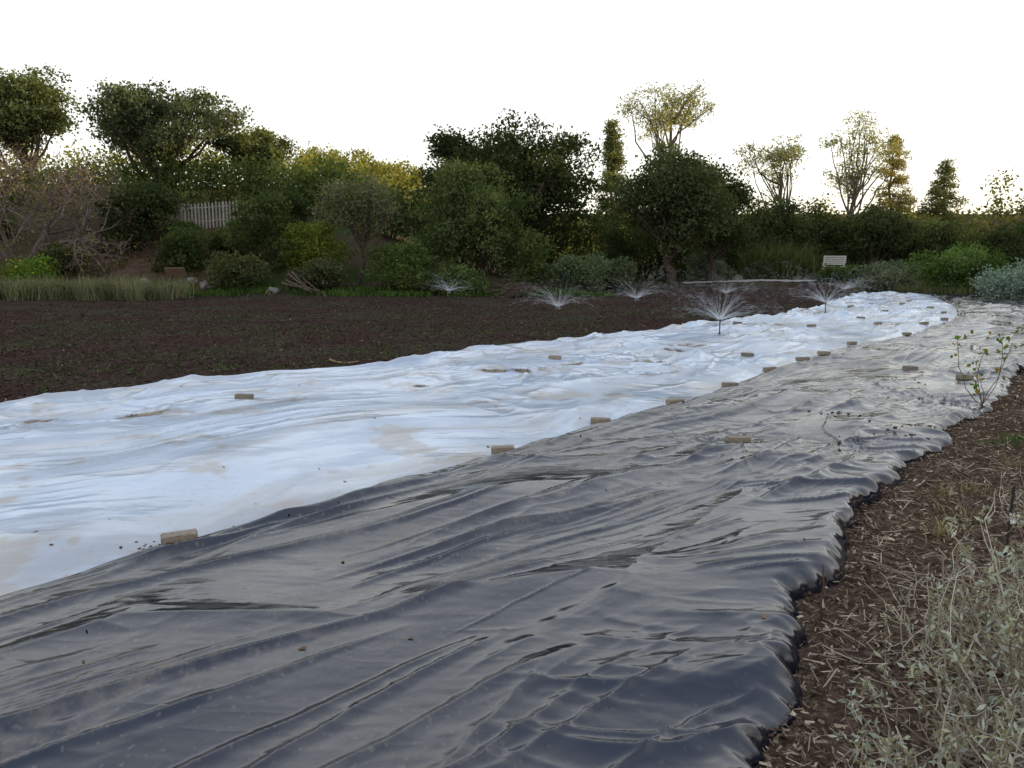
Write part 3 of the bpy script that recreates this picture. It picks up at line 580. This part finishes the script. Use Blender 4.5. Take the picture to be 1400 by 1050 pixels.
# garden bench: slatted seat and back on four legs
A=Acc(); wc=(.55,.53,.48)
for k in range(4): A.box((0,-.12+k*.12,.45),(.62,.045,.016),0,wc)
for k in range(5): A.box((0,.32+k*.02,.58+k*.11),(.62,.014,.04),0,wc)
for s in(-.55,.55):
    A.box((s,-.12,.215),(.03,.03,.215),0,wc); A.box((s,.36,.5),(.03,.03,.55),0,wc,rx=-.12); A.box((s,.1,.64),(.035,.28,.016),0,wc); A.box((s,-.14,.54),(.025,.025,.08),0,wc)
ob=A.make('garden_bench',[WOOD]); ob.location=(18.6,47.0,float(terrain(18.6,47.0))+.42); ob.rotation_euler=(0,0,-.5)
STONE=tintmat('stone',.9,6,.45,.7,.03)
def rock(x,y,s,seed,name='rock'):
    bm=bmesh.new(); bmesh.ops.create_icosphere(bm,subdivisions=3,radius=1)
    V=np.array([v.co for v in bm.verts]); F=[[v.index for v in f.verts] for f in bm.faces]; bm.free()
    V=V*(1+.28*pn(V[:,0]*1.3+seed,V[:,1]*1.3+V[:,2]*1.7,seed)[:,None])*np.array(s); me=bpy.data.meshes.new('rock'); me.from_pydata(V.tolist(),[],F); me.materials.append(STONE)
    a=me.attributes.new('tint','FLOAT_COLOR','POINT'); c=np.ones((len(V),4),np.float32); c[:,:3]=(.2,.175,.15) if name=='rock' else (.07,.06,.045); a.data.foreach_set('color',c.ravel())
    o_=bpy.data.objects.new(name,me); sc.collection.objects.link(o_); o_.location=(x,y,float(terrain(x,y))+s[2]*.3); o_.rotation_euler[2]=seed
for i,(x,y,s) in enumerate([(-13.6,36.2,(.4,.3,.25)),(-14.6,36.9,(.3,.25,.2)),(-13.0,37.3,(.35,.3,.25)),(-10.5,35.5,(.3,.25,.2)),(12.4,48.2,(.5,.3,.3)),(13.4,48.2,(.35,.3,.25)),(-16.6,36.5,(.35,.3,.25)),(17,48.4,(.4,.3,.2))]): rock(x,y,s,i+1)
rock(18.6,47.1,(1.6,1.1,.42),31,'soil_mound')
shrub('sage_bush',18.2,45.0,1.15,2.6,G1,85)
A=Acc(); rg=np.random.default_rng(9)
for k in range(7): A.tube(limb((-9.6+rg.normal()*.3,35.2,.5+rg.random()*.7),(-8.2+rg.normal()*.3,34.9,.05+rg.random()*.25),rg,6,.05),np.linspace(.05,.015,6),0,(.13,.10,.08),5)
A.make('fallen_branch',[BARK])
A=Acc()
for k in range(160):
    th=rg.uniform(0,6.28); rr=rg.random()*.9; z=rg.random()*.6*(1-rr*.7); c=np.array([.3+rr*np.cos(th)*1.1,34.8+rr*np.sin(th)*.6,z+.05]); d=rg.normal(size=3)*np.array([.5,.4,.12]); A.tube(np.array([c-d,c+rg.normal(size=3)*.05,c+d]),[.014,.011,.005],0,np.array([.12,.09,.07])*rg.uniform(.6,1.4),3)
A.make('brush_pile',[BARK])
A=Acc(); A.tube(limb((-2.95,12.9,.06),(-2.45,12.75,.05),rg,5,.05),np.linspace(.018,.008,5),0,(.3,.22,.13),5); A.make('stick',[BARK])
pp=np.linspace(0,1,80); px=9.5+13*pp; py=45.8+.8*pp+.4*np.sin(pp*5); V=[]
for w in np.linspace(-1,1,9): 
    yy=py+w*1.5+.08*pn(px*2,px*0+w,3); V.append(np.stack([px,yy,terrain(px,yy)+.04*(1-w*w)+.05],-1))
V=np.array(V); ix=np.arange(9*80).reshape(9,80); Q=np.stack([ix[:-1,:-1],ix[:-1,1:],ix[1:,1:],ix[1:,:-1]],-1).reshape(-1,4)
GRV=tintmat('gravel',.95,25,.25,.6,.02)
build('gravel_path',V.reshape(-1,3),Q,[GRV],col=np.tile(np.array([[.34,.30,.26]]),(720,1)),smooth=True)
# ---------------------------------------------------------------- sprinklers
m,t,o=nt('water_spray'); d=N(t,'ShaderNodeBsdfDiffuse'); d.inputs[0].default_value=(.9,.93,.97,1); tl=N(t,'ShaderNodeBsdfTranslucent'); tl.inputs[0].default_value=(.9,.93,.97,1)
a1=N(t,'ShaderNodeMixShader'); a1.inputs[0].default_value=.5; t.links.new(d.outputs[0],a1.inputs[1]); t.links.new(tl.outputs[0],a1.inputs[2])
tp=N(t,'ShaderNodeBsdfTransparent'); a2=N(t,'ShaderNodeMixShader'); a2.inputs[0].default_value=.2; t.links.new(tp.outputs[0],a2.inputs[1]); t.links.new(a1.outputs[0],a2.inputs[2]); t.links.new(a2.outputs[0],o.inputs[0]); SPR=m
def sprinkler(x,y,seed,hs=.3,v=1.0,dense=1.0):
    rng=np.random.default_rng(seed); z0=top(x,y); A=Acc(); c=(.025,.022,.02)
    A.tube([(0,0,-.06),(0,0,hs*.5),(0,0,hs*.92)],[.013,.013,.013],0,c,8); A.tube([(0,0,hs*.9),(0,0,hs),(0,0,hs+.015)],[.024,.026,.012],0,c,8); A.tube([(0,0,-.02),(0,0,.03)],[.03,.022],0,c,8)
    ob=A.make('sprinkler',[METAL]); ob.location=(x,y,z0)
    B=Acc(); C=[];D=[];S=[];WW=[]
    for j in range(int(75*dense)):
        th=rng.uniform(0,6.28); el=math.radians(rng.uniform(20,62)); sp=v*rng.uniform(3.8,6.0)
        k=26; tf=rng.random(k)**1.1*(2*sp*math.sin(el)/9.8*.9)
        h=sp*math.cos(el)*tf*np.exp(-.45*tf); z=hs+sp*math.sin(el)*tf-4.9*tf**2
        P=np.stack([np.cos(th)*h,np.sin(th)*h,z],-1)+rng.normal(size=(k,3))*(.003+.06*tf[:,None]); vv=np.stack([np.cos(th)*sp*math.cos(el)+0*tf,np.sin(th)*sp*math.cos(el)+0*tf,sp*math.sin(el)-9.8*tf],-1)
        vv/=np.linalg.norm(vv,axis=1)[:,None]; C.append(P); D.append(vv); S.append(.12*np.exp(-tf*3.5)+.022); WW.append(.6+.6*np.exp(-tf*4))
    C=np.concatenate(C);D=np.concatenate(D);S=np.concatenate(S)[:,None];WW=np.concatenate(WW)[:,None]; k=C[:,2]>.01; C,D,S,WW=C[k],D[k],S[k],WW[k]
    W=np.cross(D,rng.normal(size=D.shape)); W/=np.linalg.norm(W,axis=1)[:,None]; W*=.0017*(1+y/18)*WW
    V=np.stack([C-D*S,C+W,C+D*S,C-W],1).reshape(-1,3); B.add(V,np.arange(len(V)).reshape(-1,4),0,(1,1,1))
    sb=B.make('water_spray',[SPR]); sb.parent=ob
for i,a in enumerate([(4.49,17.35,.3,.95,1.5),(9.14,23.5,.3,1.05,1.4),(1.29,22.6,.3,.9,1.2),(4.17,27,.3,.95,1.2),(-2.6,33.2,.3,.8,1.0),(14.4,35,.3,.9,.8),(8.2,31,.3,1.0,1.0)]): sprinkler(a[0],a[1],i,a[2],a[3],a[4])
A=Acc()
for x,y in[(-4.6,13.9),(-6.5,24),(.5,29),(3,33)]:
    z=float(terrain(x,y)); A.tube([(x,y,z-.05),(x,y,z+.3)],.012,0,(.03,.025,.02),6); A.tube([(x,y,z+.29),(x,y,z+.33)],.02,0,(.03,.025,.02),6)
A.make('irrigation_riser',[METAL])
# ---------------------------------------------------------------- light, sky
EL,AZ=math.radians(5.5),math.radians(78)
w=bpy.data.worlds.new('World'); sc.world=w; w.use_nodes=True; t=w.node_tree; t.nodes.clear()
o=t.nodes.new('ShaderNodeOutputWorld'); bg=t.nodes.new('ShaderNodeBackground'); sk=t.nodes.new('ShaderNodeTexSky'); sk.sky_type='NISHITA'; sk.sun_disc=False
sk.sun_elevation=EL; sk.sun_rotation=AZ; sk.air_density=1.0; sk.dust_density=1.0; sk.ozone_density=1.0
hs=t.nodes.new('ShaderNodeHueSaturation'); hs.inputs['Saturation'].default_value=.7; t.links.new(sk.outputs[0],hs.inputs['Color'])
bg.inputs[1].default_value=.12; t.links.new(hs.outputs[0],bg.inputs[0])
tc=t.nodes.new('ShaderNodeTexCoord'); sp=t.nodes.new('ShaderNodeSeparateXYZ'); t.links.new(tc.outputs['Generated'],sp.inputs[0])
rp=t.nodes.new('ShaderNodeValToRGB'); t.links.new(sp.outputs[2],rp.inputs[0]); e=rp.color_ramp.elements
e[0].position=0; e[0].color=(1.0,.92,.76,1); e[1].position=1; e[1].color=(.50,.62,.86,1)
e=rp.color_ramp.elements.new(.10); e.color=(1,.98,.93,1)
e=rp.color_ramp.elements.new(.38); e.color=(.97,.98,1,1)
bg2=t.nodes.new('ShaderNodeBackground'); bg2.inputs[1].default_value=1.0; t.links.new(rp.outputs[0],bg2.inputs[0])
ad=t.nodes.new('ShaderNodeAddShader'); t.links.new(bg.outputs[0],ad.inputs[0]); t.links.new(bg2.outputs[0],ad.inputs[1]); t.links.new(ad.outputs[0],o.inputs[0])
sl=bpy.data.lights.new('sun','SUN'); sl.energy=5; sl.angle=math.radians(.5); sl.color=(1,.74,.44); so=bpy.data.objects.new('sun',sl); sc.collection.objects.link(so)
sv=Vector((math.sin(AZ)*math.cos(EL),math.cos(AZ)*math.cos(EL),math.sin(EL))); so.rotation_euler=sv.to_track_quat('Z','Y').to_euler(); so.location=(30,30,30)
# ---------------------------------------------------------------- camera
cd=bpy.data.cameras.new('camera'); cd.sensor_width=36; cd.lens=36*1099/1400; cd.clip_end=3000; cd.clip_start=.05
co=bpy.data.objects.new('camera',cd); sc.collection.objects.link(co); co.location=(0,0,1.7); co.rotation_euler=(math.radians(90-9),0,0); sc.camera=co
sc.view_settings.view_transform='Standard'; sc.view_settings.look='None'; sc.view_settings.exposure=0
